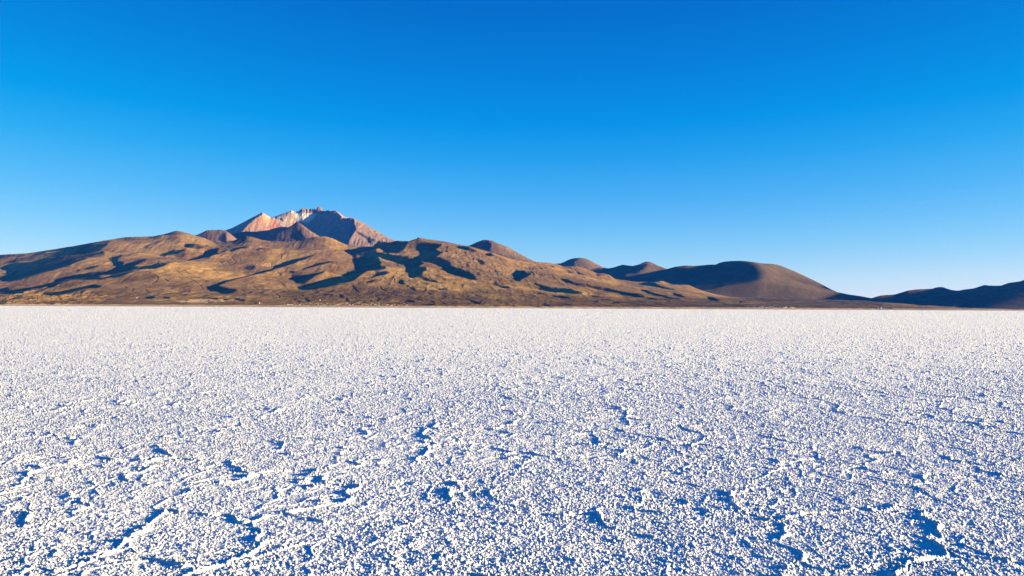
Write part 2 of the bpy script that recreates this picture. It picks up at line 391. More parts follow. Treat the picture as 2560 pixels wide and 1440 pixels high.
FLANK_SHADE = [
 ('A', [(-600, 600), (0, 515), (450, 468), (800, 420), (1230, 347), (1640, 272), (1850, 238), (1720, 290), (1230, 352), (1500, 328), (1760, 300), (1690, 345), (1600, 400),
        (1700, 465), (1560, 500), (1330, 540), (1185, 575), (1420, 548), (1200, 630), (960, 715), (600, 825), (430, 855), (100, 915), (60, 912),
        (200, 840), (270, 800), (70, 820), (140, 785), (190, 755), (150, 730), (30, 712), (130, 690), (-600, 740)], 1),
 ('A', [(-600, 740), (-100, 600), (0, 588), (250, 540), (430, 500), (540, 488), (620, 500), (760, 450), (1000, 432), (1050, 440), (850, 465), (640, 520), (400, 560), (150, 620), (0, 648), (-600, 800)], 0),
 ('A', [(-600, 820), (0, 688), (200, 640), (330, 615), (600, 580), (680, 580), (560, 600), (330, 635), (180, 665), (60, 700)], 0),
 ('A', [(750, 565), (1000, 520), (1200, 480), (1450, 430), (1600, 400), (1620, 440), (1380, 475), (1100, 530), (850, 560)], 0),
 ('A', [(1850, 275), (1920, 248), (2200, 222), (2460, 198), (2560, 178), (2560, 195), (2450, 210), (2150, 240)], 1),
 ('A', [(1870, 705), (1830, 640), (1790, 590), (1780, 540), (1830, 505), (2000, 480), (2200, 445), (2280, 440), (2130, 470), (1960, 500), (1890, 560), (1875, 605),
        (1990, 625), (1940, 690), (1900, 740), (1750, 745)], 1),
 ('A', [(-600, 1060), (0, 1040), (250, 1018), (560, 1000), (680, 970), (950, 905), (1180, 835), (1420, 788), (1720, 768), (1880, 700), (2050, 640), (2330, 552), (2350, 570),
        (2200, 640), (2120, 715), (2350, 670), (2560, 640), (2560, 700), (2460, 745), (2300, 745), (2100, 790), (1850, 860), (1690, 915), (1480, 905),
        (1250, 893), (1100, 910), (930, 950), (760, 1005), (520, 1040), (300, 1110), (200, 1120), (0, 1090), (-600, 1100)], 1),
 ('A', [(1600, 840), (1770, 810), (1760, 822), (1650, 842)], 0),
 ('A', [(1915, 740), (2020, 710), (2020, 730), (1940, 748)], 0),
 ('A', [(640, 1145), (850, 1090), (1180, 1035), (1300, 985), (1470, 960), (1640, 985), (1560, 1030), (1340, 1060), (1330, 1080), (1050, 1140), (850, 1150)], 1),
 ('A', [(-300, 1165), (0, 1155), (200, 1125), (380, 1110), (400, 1130), (130, 1165), (0, 1180), (-300, 1190)], 1),
 ('A', [(-300, 1280), (0, 1250), (130, 1215), (280, 1175), (400, 1180), (200, 1220), (60, 1270), (0, 1290), (-300, 1300)], 1),
 ('A', [(1360, 730), (1420, 690), (1610, 660), (1400, 735)], 1),
 ('A', [(1190, 755), (1290, 725), (1260, 755)], 1),
 ('A', [(940, 755), (1060, 730), (1000, 760)], 1),
 ('A', [(2300, 375), (2370, 335), (2520, 270), (2540, 275), (2400, 340), (2360, 378)], .7),
 ('B', [(-30, 805), (350, 755), (540, 720), (780, 680), (820, 635), (940, 600), (970, 550), (1030, 515), (1170, 505), (1165, 545), (1120, 580), (1290, 545), (1300, 555),
        (1100, 610), (1010, 655), (830, 690), (520, 730), (380, 770), (170, 855), (-30, 855)], 1),
 ('B', [(1200, 610), (1350, 570), (1370, 540), (1560, 475), (1500, 520), (1380, 565), (1200, 625)], 1),
 ('B', [(1500, 510), (1660, 485), (1560, 515)], 1), ('B', [(1700, 480), (1810, 455), (1760, 480)], .7),
 ('B', [(240, 620), (330, 560), (450, 515), (500, 535), (700, 515), (560, 560), (330, 615)], 1),
 ('B', [(460, 605), (600, 575), (720, 555), (560, 610), (490, 620)], 1),
 ('B', [(625, 445), (680, 425), (800, 430), (950, 460), (1070, 440), (970, 475), (870, 500), (740, 500), (610, 485), (680, 470)], 1),
 ('B', [(800, 545), (880, 530), (830, 555)], 1), ('B', [(1280, 485), (1360, 480), (1320, 495)], 1), ('B', [(1000, 490), (1130, 480), (1060, 495)], 1),
 ('B', [(1720, 545), (1830, 510), (1950, 500), (1860, 525), (1760, 555)], .7),
 ('B', [(990, 1105), (1150, 1070), (1250, 1015), (1500, 965), (1640, 935), (1900, 860), (2040, 830), (2050, 790), (2230, 725), (2530, 640), (2530, 680), (2400, 710), (2200, 795),
        (2000, 860), (1800, 920), (1500, 985), (1340, 1015), (1260, 1050), (1160, 1085), (1300, 1130), (1440, 1150), (1430, 1185), (1370, 1210), (1320, 1225),
        (1250, 1220), (1230, 1195), (1100, 1180)], 1),
 ('B', [(600, 1245), (690, 1225), (640, 1245)], 1), ('B', [(1600, 1220), (1700, 1180), (1690, 1200)], 1), ('B', [(980, 1275), (1150, 1290), (1140, 1310), (1060, 1300)], 1),
 ('B', [(1220, 1300), (1340, 1310), (1270, 1325)], 1), ('B', [(1400, 1295), (1470, 1285), (1600, 1310), (1560, 1325), (1460, 1315)], 1),
 ('B', [(40, 1290), (100, 1255), (180, 1265), (120, 1300)], 1), ('B', [(280, 1275), (370, 1275), (420, 1305), (350, 1300)], 1), ('B', [(1550, 830), (1620, 770), (1730, 760), (1750, 830), (1650, 850)], .45),
 ('C', [(0, 860), (250, 780), (480, 735), (380, 775), (260, 815), (0, 910)], 1),
 ('C', [(120, 970), (300, 940), (480, 850), (620, 815), (710, 820), (600, 850), (480, 895), (330, 930), (180, 985)], 1),
 ('C', [(150, 1060), (160, 1010), (300, 985), (590, 950), (600, 970), (480, 1010), (370, 1080), (320, 1115), (220, 1115)], 1),
 ('C', [(300, 1155), (430, 1140), (330, 1130), (400, 1100), (560, 1070), (860, 1020), (1000, 965), (1025, 925), (1005, 870), (1010, 800), (940, 735), (860, 690), (610, 695),
        (620, 678), (700, 675), (980, 685), (1020, 650), (1030, 622), (1240, 622), (1300, 592), (1330, 560), (1440, 570), (1530, 580), (1600, 555), (1707, 565), (1707, 620),
        (1620, 680), (1560, 710), (1440, 710), (1370, 660), (1285, 665), (1280, 690), (1500, 730), (1707, 770), (1707, 890), (1540, 820), (1300, 755), (1340, 810),
        (1355, 840), (1330, 880), (1410, 890), (1420, 940), (1340, 945), (1240, 960), (1100, 990), (1050, 1020), (980, 1090), (850, 1140), (700, 1170), (500, 1195), (300, 1200)], 1),
 ('C', [(1010, 745), (1080, 735), (1080, 785), (1040, 780)], 0), ('C', [(1090, 715), (1180, 735), (1180, 750), (1110, 745)], 0), ('C', [(830, 1095), (930, 1085), (880, 1100)], 0),
 ('C', [(1110, 1060), (1250, 1025), (1290, 975), (1420, 955), (1480, 975), (1400, 1000), (1200, 1050)], 1),
 ('C', [(1140, 1130), (1170, 1090), (1280, 1060), (1240, 1100)], 1),
 ('C', [(1595, 1100), (1610, 1070), (1640, 1075), (1650, 1125), (1620, 1130)], 1),
 ('C', [(330, 1320), (350, 1315), (400, 1345), (370, 1345)], 1), ('C', [(795, 1265), (815, 1265), (840, 1310), (820, 1305)], 1), ('C', [(880, 1310), (900, 1315), (920, 1360), (890, 1345)], 1),
 ('C', [(1260, 1270), (1340, 1320), (1290, 1352), (1285, 1345), (1320, 1320)], 1), ('C', [(960, 1150), (985, 1160), (1045, 1230), (1020, 1220)], 1),
 ('C', [(580, 1265), (640, 1258), (740, 1278), (640, 1272)], 1), ('C', [(40, 1210), (85, 1222), (45, 1235)], 1), ('C', [(240, 1345), (270, 1345), (265, 1368)], 1),
 ('D', [(-10, 225), (160, 250), (180, 215), (390, 218), (530, 172), (510, 215), (460, 250), (370, 275), (300, 330), (240, 390), (120, 405), (-10, 390)], 1),
 ('D', [(-10, 405), (200, 440), (480, 490), (590, 530), (650, 560), (550, 610), (690, 650), (670, 690), (620, 710), (610, 790), (780, 850), (970, 895), (850, 880), (680, 850),
        (560, 810), (430, 800), (380, 720), (385, 650), (330, 600), (180, 550), (-10, 500)], 1),
 ('D', [(480, 310), (560, 275), (700, 262), (930, 262), (890, 310), (830, 330), (870, 370), (945, 390), (880, 430), (830, 470), (950, 495), (1060, 560), (1060, 590), (1150, 640),
        (1290, 690), (1440, 745), (1450, 800), (1560, 870), (1700, 910), (1850, 930), (2000, 965), (2150, 1000), (1900, 960), (1650, 900), (1500, 850), (1200, 780),
        (1050, 740), (930, 660), (960, 640), (850, 590), (680, 550), (500, 485), (580, 455), (640, 420), (620, 395), (560, 360)], 1),
 ('D', [(1150, 300), (1230, 285), (1350, 300), (1460, 345), (1450, 385), (1350, 370), (1200, 320)], 1),
 ('D', [(1620, 390), (1700, 390), (1780, 430), (1740, 450), (1660, 445)], 1),
 ('D', [(1450, 500), (1550, 510), (1650, 570), (1620, 600), (1540, 580)], .6),
 ('D', [(2070, 740), (2120, 685), (2250, 675), (2360, 715), (2330, 760), (2200, 830), (2170, 870), (2110, 840)], 1),
 ('D', [(250, 880), (260, 840), (300, 830), (320, 905), (400, 940), (500, 985), (540, 1030), (480, 1000), (330, 920)], 1),
 ('D', [(620, 880), (700, 890), (720, 920), (660, 905)], 1), ('D', [(760, 940), (880, 965), (1020, 985), (860, 978)], 1),
 ('D', [(800, 755), (860, 765), (960, 825), (1080, 860), (960, 840), (850, 790)], .6),
 ('D', [(330, 1180), (400, 1155), (500, 1180), (490, 1200)], .8), ('D', [(740, 1160), (820, 1190), (780, 1185)], 1), ('D', [(885, 1160), (990, 1220), (960, 1215)], 1),
 ('D', [(1350, 1150), (1430, 1165), (1510, 1185), (1530, 1225), (1450, 1200)], 1), ('D', [(580, 1225), (820, 1222), (800, 1240), (620, 1235)], 1),
 ('D', [(510, 1130), (620, 1158), (560, 1152)], 1), ('D', [(690, 1030), (790, 1065), (730, 1058)], 1),
 ('E', [(180, 565), (260, 570), (330, 600), (420, 640), (560, 660), (800, 655), (850, 690), (980, 700), (920, 740), (780, 730), (560, 715), (400, 690), (330, 630)], 1),
 ('E', [(180, 600), (240, 630), (390, 685), (330, 680), (220, 635)], 1),
 ('E', [(630, 490), (750, 505), (850, 550), (950, 580), (1080, 600), (1200, 620), (1300, 660), (1420, 650), (1600, 690), (1800, 730), (1950, 760), (2010, 785), (1850, 775),
        (1600, 730), (1350, 685), (1150, 650), (1000, 610), (850, 590), (740, 560)], 1),
 ('E', [(1920, 660), (2000, 670), (2150, 720), (2300, 770), (2560, 810), (2560, 825), (2350, 790), (2150, 750)], 1),
 ('E', [(2070, 545), (2140, 550), (2200, 590), (2320, 630), (2500, 670), (2400, 670), (2250, 630), (2050, 600), (1900, 560)], 1),
 ('E', [(490, 755), (600, 765), (760, 785), (850, 800), (700, 800), (520, 775)], 1),
 ('E', [(960, 770), (1180, 795), (1400, 800), (1250, 803)], 1), ('E', [(1150, 765), (1440, 800), (1200, 785)], 1), ('E', [(1240, 830), (1500, 830), (1300, 842)], 1),
 ('E', [(1150, 855), (1260, 865), (1200, 870)], 1), ('E', [(1420, 860), (1780, 880), (1560, 887)], 1), ('E', [(1990, 790), (2150, 810), (2300, 835), (2100, 825)], 1),
 ('E', [(730, 330), (790, 370), (840, 410), (790, 395)], 1), ('E', [(900, 370), (950, 400), (1080, 440), (930, 420)], 1), ('E', [(1220, 410), (1300, 440), (1250, 450)], 1),
 ('E', [(1390, 440), (1450, 475), (1410, 470)], 1), ('E', [(480, 280), (520, 285), (570, 325), (530, 310)], 1), ('E', [(1330, 420), (1400, 435), (1360, 430)], 1),
 ('E', [(260, 730), (380, 725), (380, 745)], 1), ('E', [(330, 895), (420, 910), (540, 935), (430, 925)], 1),
 ('G', [(830, 485), (900, 495), (960, 525), (880, 520)], 1), ('G', [(480, 450), (560, 460), (620, 490), (530, 480)], 1), ('G', [(0, 440), (110, 460), (210, 490), (110, 487), (-20, 470)], 1),
 ('G', [(160, 420), (300, 450), (450, 485), (300, 470)], 1), ('G', [(1150, 525), (1200, 545), (1170, 550)], 1),
]
def region(polys, n=6):
    m = raster(polys)
    return blur(blur(m, n, 1), n // 2, 0)
ROCKY = region([('A', [(-300, 1160), (0, 1160), (400, 1080), (900, 1150), (1400, 1060), (1600, 1120), (1900, 1150), (1600, 1240), (1200, 1290), (-300, 1310)], 1),
                ('A', [(560, 1020), (1180, 905), (1480, 900), (1300, 980), (850, 1090), (400, 1140)], .5),
                ('B', [(400, 1120), (650, 1100), (800, 1110), (760, 1200), (560, 1220)], .6),
                ('B', [(680, 1300), (1250, 1310), (1260, 1345), (680, 1335)], .7),
                ('D', [(850, 330), (1150, 300), (1500, 400), (1800, 560), (2000, 680), (2300, 640), (2560, 640), (2560, 780), (2000, 800), (1700, 840), (1450, 740), (1150, 600)], .8),
                ('D', [(1450, 770), (1900, 790), (2100, 850), (2000, 960), (1700, 900)], .4)], 8)
GREYISH = region([('D', [(850, 260), (1150, 250), (1500, 350), (1800, 500), (2050, 650), (2560, 600), (2560, 860), (1800, 850), (1450, 800), (1100, 640), (900, 450)], 1),
                  ('D', [(500, 160), (1150, 250), (1450, 330), (900, 340), (480, 260)], .8),
                  ('B', [(200, 260), (520, 215), (800, 290), (1120, 420), (700, 440), (350, 340)], .7),
                  ('B', [(1800, 360), (2400, 380), (2400, 410), (1750, 430), (1650, 340)], .5),
                  ('E', [(0, 320), (500, 340), (600, 520), (0, 560)], .8)], 16)
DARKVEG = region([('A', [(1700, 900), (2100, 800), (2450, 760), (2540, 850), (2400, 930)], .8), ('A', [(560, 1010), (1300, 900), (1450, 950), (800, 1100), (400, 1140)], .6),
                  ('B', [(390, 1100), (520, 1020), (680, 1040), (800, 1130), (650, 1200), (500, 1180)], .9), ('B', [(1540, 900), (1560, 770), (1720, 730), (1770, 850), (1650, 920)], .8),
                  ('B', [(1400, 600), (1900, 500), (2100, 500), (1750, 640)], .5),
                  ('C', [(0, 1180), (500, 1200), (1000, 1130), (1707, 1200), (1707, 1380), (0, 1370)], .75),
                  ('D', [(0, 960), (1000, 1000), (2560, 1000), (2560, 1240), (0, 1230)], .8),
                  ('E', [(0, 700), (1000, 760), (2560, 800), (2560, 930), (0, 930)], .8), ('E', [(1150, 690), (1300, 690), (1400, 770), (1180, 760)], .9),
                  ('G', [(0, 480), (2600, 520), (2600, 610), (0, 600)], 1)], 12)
PALE = region([('B', [(480, 1325), (1000, 1330), (1000, 1362), (560, 1350)], .8), ('B', [(680, 1300), (1250, 1310), (1260, 1340), (760, 1335)], .6)], 3)

def flank_colour(U, PY, T, X, Y, Z):
    k = fbm(X / 420., Y / 600., 6, seed=40)
    c = mixc(OCHRE, TAUPE, smooth01(k * 1.5 + .62))
    c = mixc(c, PURPLE, sample(GREYISH, U, PY) * .85)
    k2 = fbm(X / 120., Y / 160., 4, seed=51)
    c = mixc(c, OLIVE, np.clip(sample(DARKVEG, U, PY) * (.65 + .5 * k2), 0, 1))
    k3 = fbm(X / 80., Y / 110., 5, seed=55)
    c = mixc(c, OLIVE, smooth01((k3 - .08) / .3) * .42)
    k4 = fbm(X / 420., Y / 45., 4, seed=58)                                 # bands of scrub across the apron
    c = mixc(c, TAUPE * .8, smooth01((k4 - .05) / .3) * .6 * smooth01((.32 - T) / .2))
    c = mixc(c, OLIVE * .7, sample(LINE_M, U, PY) * .5)
    c = mixc(c, SAND, sample(PALE, U, PY))
    shore = smooth01((horizon(U) - PY) / -2.6 + 1.9)       # bare beach along the edge of the salt
    c = mixc(c, SAND, shore)
    return c

def flank_detail(U, H, R, T, X, Y):
    k = sample(ROCKY, U, H - R)
    b = fbm(X / 26., Y / 40., 5, seed=77, gain=.62)
    return R - .9 * sample(LINE_M, U, H - R) + k * np.maximum(b, -.25) * 7.0 * F_PX / Y * np.minimum(1, T / .02)

def peak_detail(U, H, R, T, X, Y):
    b = fbm(X / 34., Y / 50. + R / 9., 4, seed=91, gain=.6)
    return R + sample(CRAG, U, H - R) * b * 2.6

def flank_rough(U, PY, T):
    return .6 + .8 * sample(ROCKY, U, PY)

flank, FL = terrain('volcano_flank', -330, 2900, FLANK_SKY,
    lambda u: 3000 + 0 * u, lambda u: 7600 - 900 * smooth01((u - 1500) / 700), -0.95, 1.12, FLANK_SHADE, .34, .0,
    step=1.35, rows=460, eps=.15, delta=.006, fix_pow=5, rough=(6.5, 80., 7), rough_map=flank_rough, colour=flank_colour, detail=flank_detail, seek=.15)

# ------------------------------------------------------------------ the summit
PEAK_SKY = [(470, 640), (530, 600)] + zp('F', [(300, 690), (370, 645), (520, 595), (800, 450), (950, 370), (1160, 265), (1200, 290), (1340, 375), (1450, 345), (1600, 290), (1700, 255), (1780, 228),
    (1830, 242), (1940, 240), (1955, 215), (1985, 210), (2000, 172), (2070, 175), (2090, 210), (2120, 180), (2145, 210), (2190, 188), (2230, 190), (2310, 190), (2340, 150), (2370, 130),
    (2410, 145), (2430, 200), (2480, 235)]) + zp('C', [(600, 150), (650, 135), (690, 148), (720, 135), (790, 170), (830, 205), (870, 230), (920, 228), (990, 250), (1100, 300), (1200, 360), (1300, 420),
    (1400, 480), (1530, 545), (1650, 570)]) + [(1040, 625), (1100, 650)]
PEAK_SHADE = [
 ('F', [(0, 700), (300, 640), (520, 598), (800, 455), (950, 375), (1160, 270), (1195, 285), (1050, 370), (900, 480), (800, 580), (770, 640), (640, 700), (500, 1000), (0, 1000)], 1),
 ('F', [(1440, 360), (1490, 375), (1480, 400)], 1), ('F', [(1540, 395), (1590, 390), (1610, 460), (1580, 450)], 1),
 ('F', [(1850, 440), (1870, 400), (1890, 430), (1960, 430), (2040, 380), (2010, 460), (1940, 470)], 1),
 ('C', [(465, 195), (400, 130), (420, 120), (470, 150), (500, 160), (540, 150), (590, 152), (640, 150), (690, 140), (740, 142), (790, 190), (850, 235), (930, 240), (990, 258), (1000, 330), (1020, 400),
        (960, 490), (930, 540), (880, 640), (500, 640), (400, 380), (340, 310), (390, 280), (430, 260), (410, 245), (470, 225)], 1),
 ('C', [(1010, 430), (1060, 440), (1180, 500), (1230, 520), (1290, 545), (1240, 550), (1190, 545), (1050, 470)], .9), ('C', [(1170, 570), (1190, 510), (1220, 530), (1220, 590)], 1),
 ('C', [(1310, 545), (1360, 570), (1440, 575), (1400, 620), (1250, 640)], 1),
 ('C', [(890, 320), (910, 330), (905, 370), (885, 350)], 0), ('C', [(780, 430), (800, 412), (800, 430)], 0), ('C', [(880, 415), (915, 405), (910, 420)], 0),
]
PK = {'salmon': region([('F', [(600, 760), (1160, 265), (1300, 340), (1560, 580), (1600, 800), (600, 800)], 1)], 3),
      'red': region([('F', [(1330, 640), (1290, 560), (1420, 430), (1500, 500), (1580, 580), (1400, 700)], 1), ('F', [(1180, 610), (1240, 560), (1300, 640)], .7)], 8),
      'cream': region([('F', [(1330, 380), (1450, 335), (1780, 220), (1870, 240), (1900, 480), (1700, 600), (1500, 520)], 1), ('F', [(1190, 300), (1250, 330), (1330, 600), (1290, 600)], .7)], 5),
      'white': region([('F', [(1790, 230), (1960, 240), (2000, 290), (2320, 260), (2300, 330), (2150, 480), (2000, 470), (1870, 430)], 1)], 4),
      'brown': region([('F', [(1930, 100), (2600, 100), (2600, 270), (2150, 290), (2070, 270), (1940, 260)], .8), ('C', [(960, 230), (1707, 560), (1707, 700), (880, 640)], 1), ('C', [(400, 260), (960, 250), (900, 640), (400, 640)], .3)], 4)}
CRAG = region([('F', [(1780, 150), (2600, 80), (2600, 290), (2300, 270), (1960, 270), (1820, 260)], 1), ('C', [(500, 60), (740, 110), (1000, 230), (1010, 300), (850, 270), (700, 190), (480, 190)], 1), ('C', [(990, 240), (1550, 530), (1300, 470), (1010, 300)], .5)], 4)
def peak_colour(U, PY, T, X, Y, Z):
    c = np.broadcast_to(np.array((.36, .22, .15)), U.shape + (3,))
    st = fbm(X / 26. - Z / 60., Z / 300., 4, seed=8)                       # streaks of debris running down the wall
    c = mixc(c, np.array((.68, .33, .125)), sample(PK['salmon'], U, PY))
    c = mixc(c, np.array((.68, .43, .21)), np.clip(sample(PK['cream'], U, PY) * (.85 + .5 * st), 0, 1))
    c = mixc(c, np.array((.58, .15, .065)), np.clip(sample(PK['red'], U, PY) * (.6 + .5 * st), 0, 1))
    c = mixc(c, np.array((.66, .57, .38)), np.clip(sample(PK['white'], U, PY) * (.9 + .8 * st), 0, 1))
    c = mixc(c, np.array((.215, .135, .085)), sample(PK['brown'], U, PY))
    return np.clip(c * (1 + .17 * st[..., None]), 0.02, .8)
def peak_rough(U, PY, T):
    r = .8 + 1.0 * sample(PK['brown'], U, PY)
    return r
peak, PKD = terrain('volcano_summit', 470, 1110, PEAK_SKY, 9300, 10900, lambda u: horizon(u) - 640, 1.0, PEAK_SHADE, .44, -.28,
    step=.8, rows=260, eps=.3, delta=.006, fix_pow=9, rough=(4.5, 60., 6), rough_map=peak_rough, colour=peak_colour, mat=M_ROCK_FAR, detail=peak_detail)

# spur in front of the crater wall, its left ridge shaped to a cast shadow's outline
SPUR_SKY = [(500, 640), (530, 610)] + zp('F', [(150, 905), (220, 860), (370, 790), (500, 730), (640, 695), (800, 668), (1000, 677), (1150, 657), (1300, 642), (1400, 606), (1540, 572), (1600, 578), (1660, 571), (1700, 586), (1780, 546),
    (1880, 466), (1905, 458), (1940, 485), (2040, 550), (2150, 640), (2270, 710), (2360, 770)]) + [(815, 600), (850, 630)]
SPUR_SHADE = [('F', [(0, 1000), (0, 600), (1500, 560), (1780, 540), (1890, 460), (1915, 480), (1700, 610), (1500, 715), (1430, 790), (1250, 830), (1120, 840), (1000, 830), (920, 790), (640, 900), (400, 1000)], 1),
              ('F', [(1810, 800), (1830, 750), (1880, 715), (1920, 650), (1990, 655), (2010, 740), (2080, 800), (2200, 800), (1900, 870)], 1), ('F', [(1820, 620), (1900, 650), (1880, 690), (1860, 650)], 1),
              ('F', [(1600, 840), (1640, 870), (1620, 880), (1580, 850)], 1), ('F', [(1060, 915), (1220, 895), (1260, 920), (1080, 930)], 1)]
def spur_colour(U, PY, T, X, Y, Z):
    k = fbm(X / 150., Y / 300., 4, seed=61)
    return mixc(np.array((.25, .138, .075)), np.array((.165, .092, .048)), smooth01(k + .5))
spur, _ = terrain('volcano_spur', 500, 850, SPUR_SKY, lambda u: 8500 + np.clip(745 - u, -40, 200) * 1.1, lambda u: 8900 + np.clip(745 - u, -40, 200) * 1.1, lambda u: horizon(u) - 645, 1.0, SPUR_SHADE, .45, -.08,
    step=1.0, rows=160, eps=.3, delta=.006, fix_pow=6, rough=(5.0, 50., 6), colour=spur_colour, back=900.)

KNOB_SKY = [(440, 640), (470, 605)] + zp('B', [(790, 307), (880, 275), (980, 225), (1075, 218), (1160, 215), (1190, 213), (1270, 226)]) + [(575, 584), (620, 620)]
KNOB_SHADE = [('B', [(700, 360), (790, 300), (980, 220), (1085, 214), (1060, 226), (960, 258), (900, 300), (850, 340)], 1), ('B', [(1180, 210), (1280, 220), (1300, 420), (1150, 380), (1225, 250)], 1)]
knob, _ = terrain('volcano_shoulder', 440, 620, KNOB_SKY, 8200, 8900, lambda u: horizon(u) - 625, 1.0, KNOB_SHADE, .55, -.08,
    step=1.0, rows=120, eps=.3, delta=.006, fix_pow=6, rough=(4.0, 50., 6), colour=spur_colour, back=900.)

# ------------------------------------------------------------------ cones and domes along the right
def hill_colour(c0, c1, s):
    def f(U, PY, T, X, Y, Z):
        k = fbm(X / 260., Y / 500., 5, seed=s)
        return mixc(np.array(c0), np.array(c1), smooth01(k + .5))
    return f
CONE_SKY = [(1080, 680), (1120, 648)] + zp('D', [(1250, 335), (1340, 290), (1400, 265), (1500, 220), (1580, 192), (1610, 188), (1640, 188), (1740, 205), (1850, 255), (2000, 310), (2200, 430), (2420, 545)]) + [(1375, 668), (1420, 690)]
CONE_SHADE = [('D', [(900, 800), (1340, 288), (1500, 215), (1580, 186), (1650, 188), (1690, 230), (1725, 270), (1700, 330), (1700, 385), (1560, 480)], 1),
              ('D', [(1690, 385), (1850, 420), (2000, 470), (2200, 500), (2050, 510), (1850, 480)], .8)]
terrain('cone_hill', 1080, 1420, CONE_SKY, 8600, 9500, lambda u: horizon(u) - 690, 1.0, CONE_SHADE, .5, -.08,
    step=1.1, rows=140, eps=.3, delta=.006, fix_pow=6, rough=(5.0, 45., 6), colour=hill_colour((.175, .106, .048), (.115, .069, .028), 71), mat=M_ROCK_FAR, back=1500)
DOME_SKY = [(1330, 690), (1360, 672)] + zp('E', [(500, 264), (560, 252), (650, 245), (700, 225), (760, 195), (820, 173), (880, 162), (960, 157), (1030, 165), (1090, 186), (1150, 215), (1230, 258), (1310, 300), (1420, 335)]) + [(1545, 682), (1580, 700)]
DOME_SHADE = [('E', [(300, 500), (500, 258), (650, 240), (880, 158), (970, 156), (900, 190), (850, 240), (860, 300), (800, 500)], 1)]
terrain('dome_hill', 1330, 1580, DOME_SKY, 9600, 10600, lambda u: horizon(u) - 705, .9, DOME_SHADE, .5, -.05,
    soft_edge=5, step=1.1, rows=120, eps=.3, delta=.006, fix_pow=6, rough=(2.5, 50., 5), colour=hill_colour((.165, .100, .042), (.115, .069, .026), 72), mat=M_ROCK_FAR, back=1500)
TWIN_SKY = [(1400, 720), (1450, 690)] + zp('E', [(1100, 347), (1180, 335), (1280, 310), (1350, 318), (1420, 325), (1500, 310), (1570, 288), (1640, 267), (1710, 277), (1800, 288), (1900, 262), (1980, 228), (2030, 217), (2090, 225), (2200, 280), (2320, 325), (2400, 347), (2500, 395)]) + [(1730, 700), (1780, 720)]
TWIN_SHADE = [('E', [(500, 900), (1000, 330), (1280, 300), (1640, 258), (1900, 250), (2040, 210), (2060, 225), (2010, 280), (1960, 320), (1850, 370), (1780, 350), (1680, 360), (1680, 420), (1880, 395), (2000, 370), (2150, 340),
        (2340, 332), (2700, 400), (2700, 900)], 1), ('E', [(1640, 262), (1720, 276), (1780, 288), (1690, 288), (1640, 278)], 0)]
terrain('twin_hill', 1400, 1790, TWIN_SKY, 8700, 9500, lambda u: horizon(u) - 720, .9, TWIN_SHADE, .50, -.05,
    soft_edge=5, step=1.1, rows=120, eps=.3, delta=.006, fix_pow=8, rough=(2.5, 60., 5), colour=hill_colour((.155, .094, .040), (.11, .068, .026), 73), mat=M_ROCK_FAR, back=1500)
BIG_SKY = [(1540, 720), (1620, 690)] + zp('G', [(390, 222), (440, 207), (500, 190), (560, 180), (620, 175), (700, 180), (780, 173), (860, 167), (920, 165), (950, 150), (980, 141), (1020, 134), (1070, 130), (1170, 128), (1250, 135), (1310, 143), (1380, 154), (1490, 160), (1560, 175),
    (1620, 198), (1700, 230), (1850, 300), (2000, 375), (2060, 408), (2130, 440), (2250, 465), (2400, 487), (2540, 515)]) + [(2240, 757), (2330, 768)]
BIG_SHADE = [('G', [(-200, 800), (0, 300), (440, 212), (560, 190), (640, 190), (860, 175), (980, 138), (1170, 126), (1260, 138), (1340, 170), (1375, 220), (1400, 290), (1370, 350), (1300, 380), (1280, 400), (1230, 385), (1180, 400), (1140, 380),
        (1080, 385), (990, 388), (1020, 440), (1080, 475), (1200, 492), (1000, 600)], 1), ('G', [(560, 182), (640, 172), (700, 184), (860, 168), (880, 172), (700, 192), (600, 192)], 0),
        ('G', [(1115, 410), (1150, 435), (1220, 470), (1160, 445)], .8), ('G', [(1140, 385), (1180, 430), (1290, 470), (1200, 430)], .8), ('G', [(1290, 400), (1340, 440), (1460, 490), (1340, 465)], .8),
        ('G', [(1400, 370), (1450, 420), (1520, 450), (1440, 440)], .6), ('G', [(1530, 400), (1560, 440), (1650, 490), (1570, 470)], .8)]
terrain('broad_hill', 1540, 2330, BIG_SKY, 7000, 8300, lambda u: np.minimum(horizon(u) - 752, horizon(u) - lerp_pts(BIG_SKY, u) - 3), .85, BIG_SHADE, .50, -.04,
    soft_edge=9, step=1.3, rows=200, eps=.35, delta=.005, fix_pow=7, rough=(2.2, 60., 6), colour=hill_colour((.13, .080, .034), (.073, .047, .018), 74), mat=M_ROCK_FAR, back=2000)
RIGHT_SKY = [(2080, 772), (2150, 760)] + zp('H', [(690, 418), (740, 402), (800, 387), (880, 380), (970, 375), (1040, 354), (1110, 333), (1135, 326), (1200, 317), (1270, 311), (1350, 308), (1430, 303), (1465, 292), (1500, 285), (1540, 283), (1575, 289), (1600, 300), (1680, 322),
    (1750, 328), (1820, 315), (1880, 308), (1950, 298), (2010, 278), (2075, 258), (2120, 265), (2200, 267), (2280, 265), (2370, 232), (2450, 222), (2510, 214), (2560, 197)]) + [(2640, 686), (2750, 660), (2900, 608), (3050, 562), (3200, 530), (3350, 535), (3550, 600), (3750, 695), (3900, 760)]  # unseen mountain past the right edge, added and raised to cast shadow leftwards
RIGHT_SHADE = [('H', [(300, 800), (300, 300), (2000, 150), (6500, 50), (6500, 800)], 1), ('H', [(1580, 545), (1700, 520), (1800, 497), (1900, 500), (1780, 530), (1740, 555)], 0)]
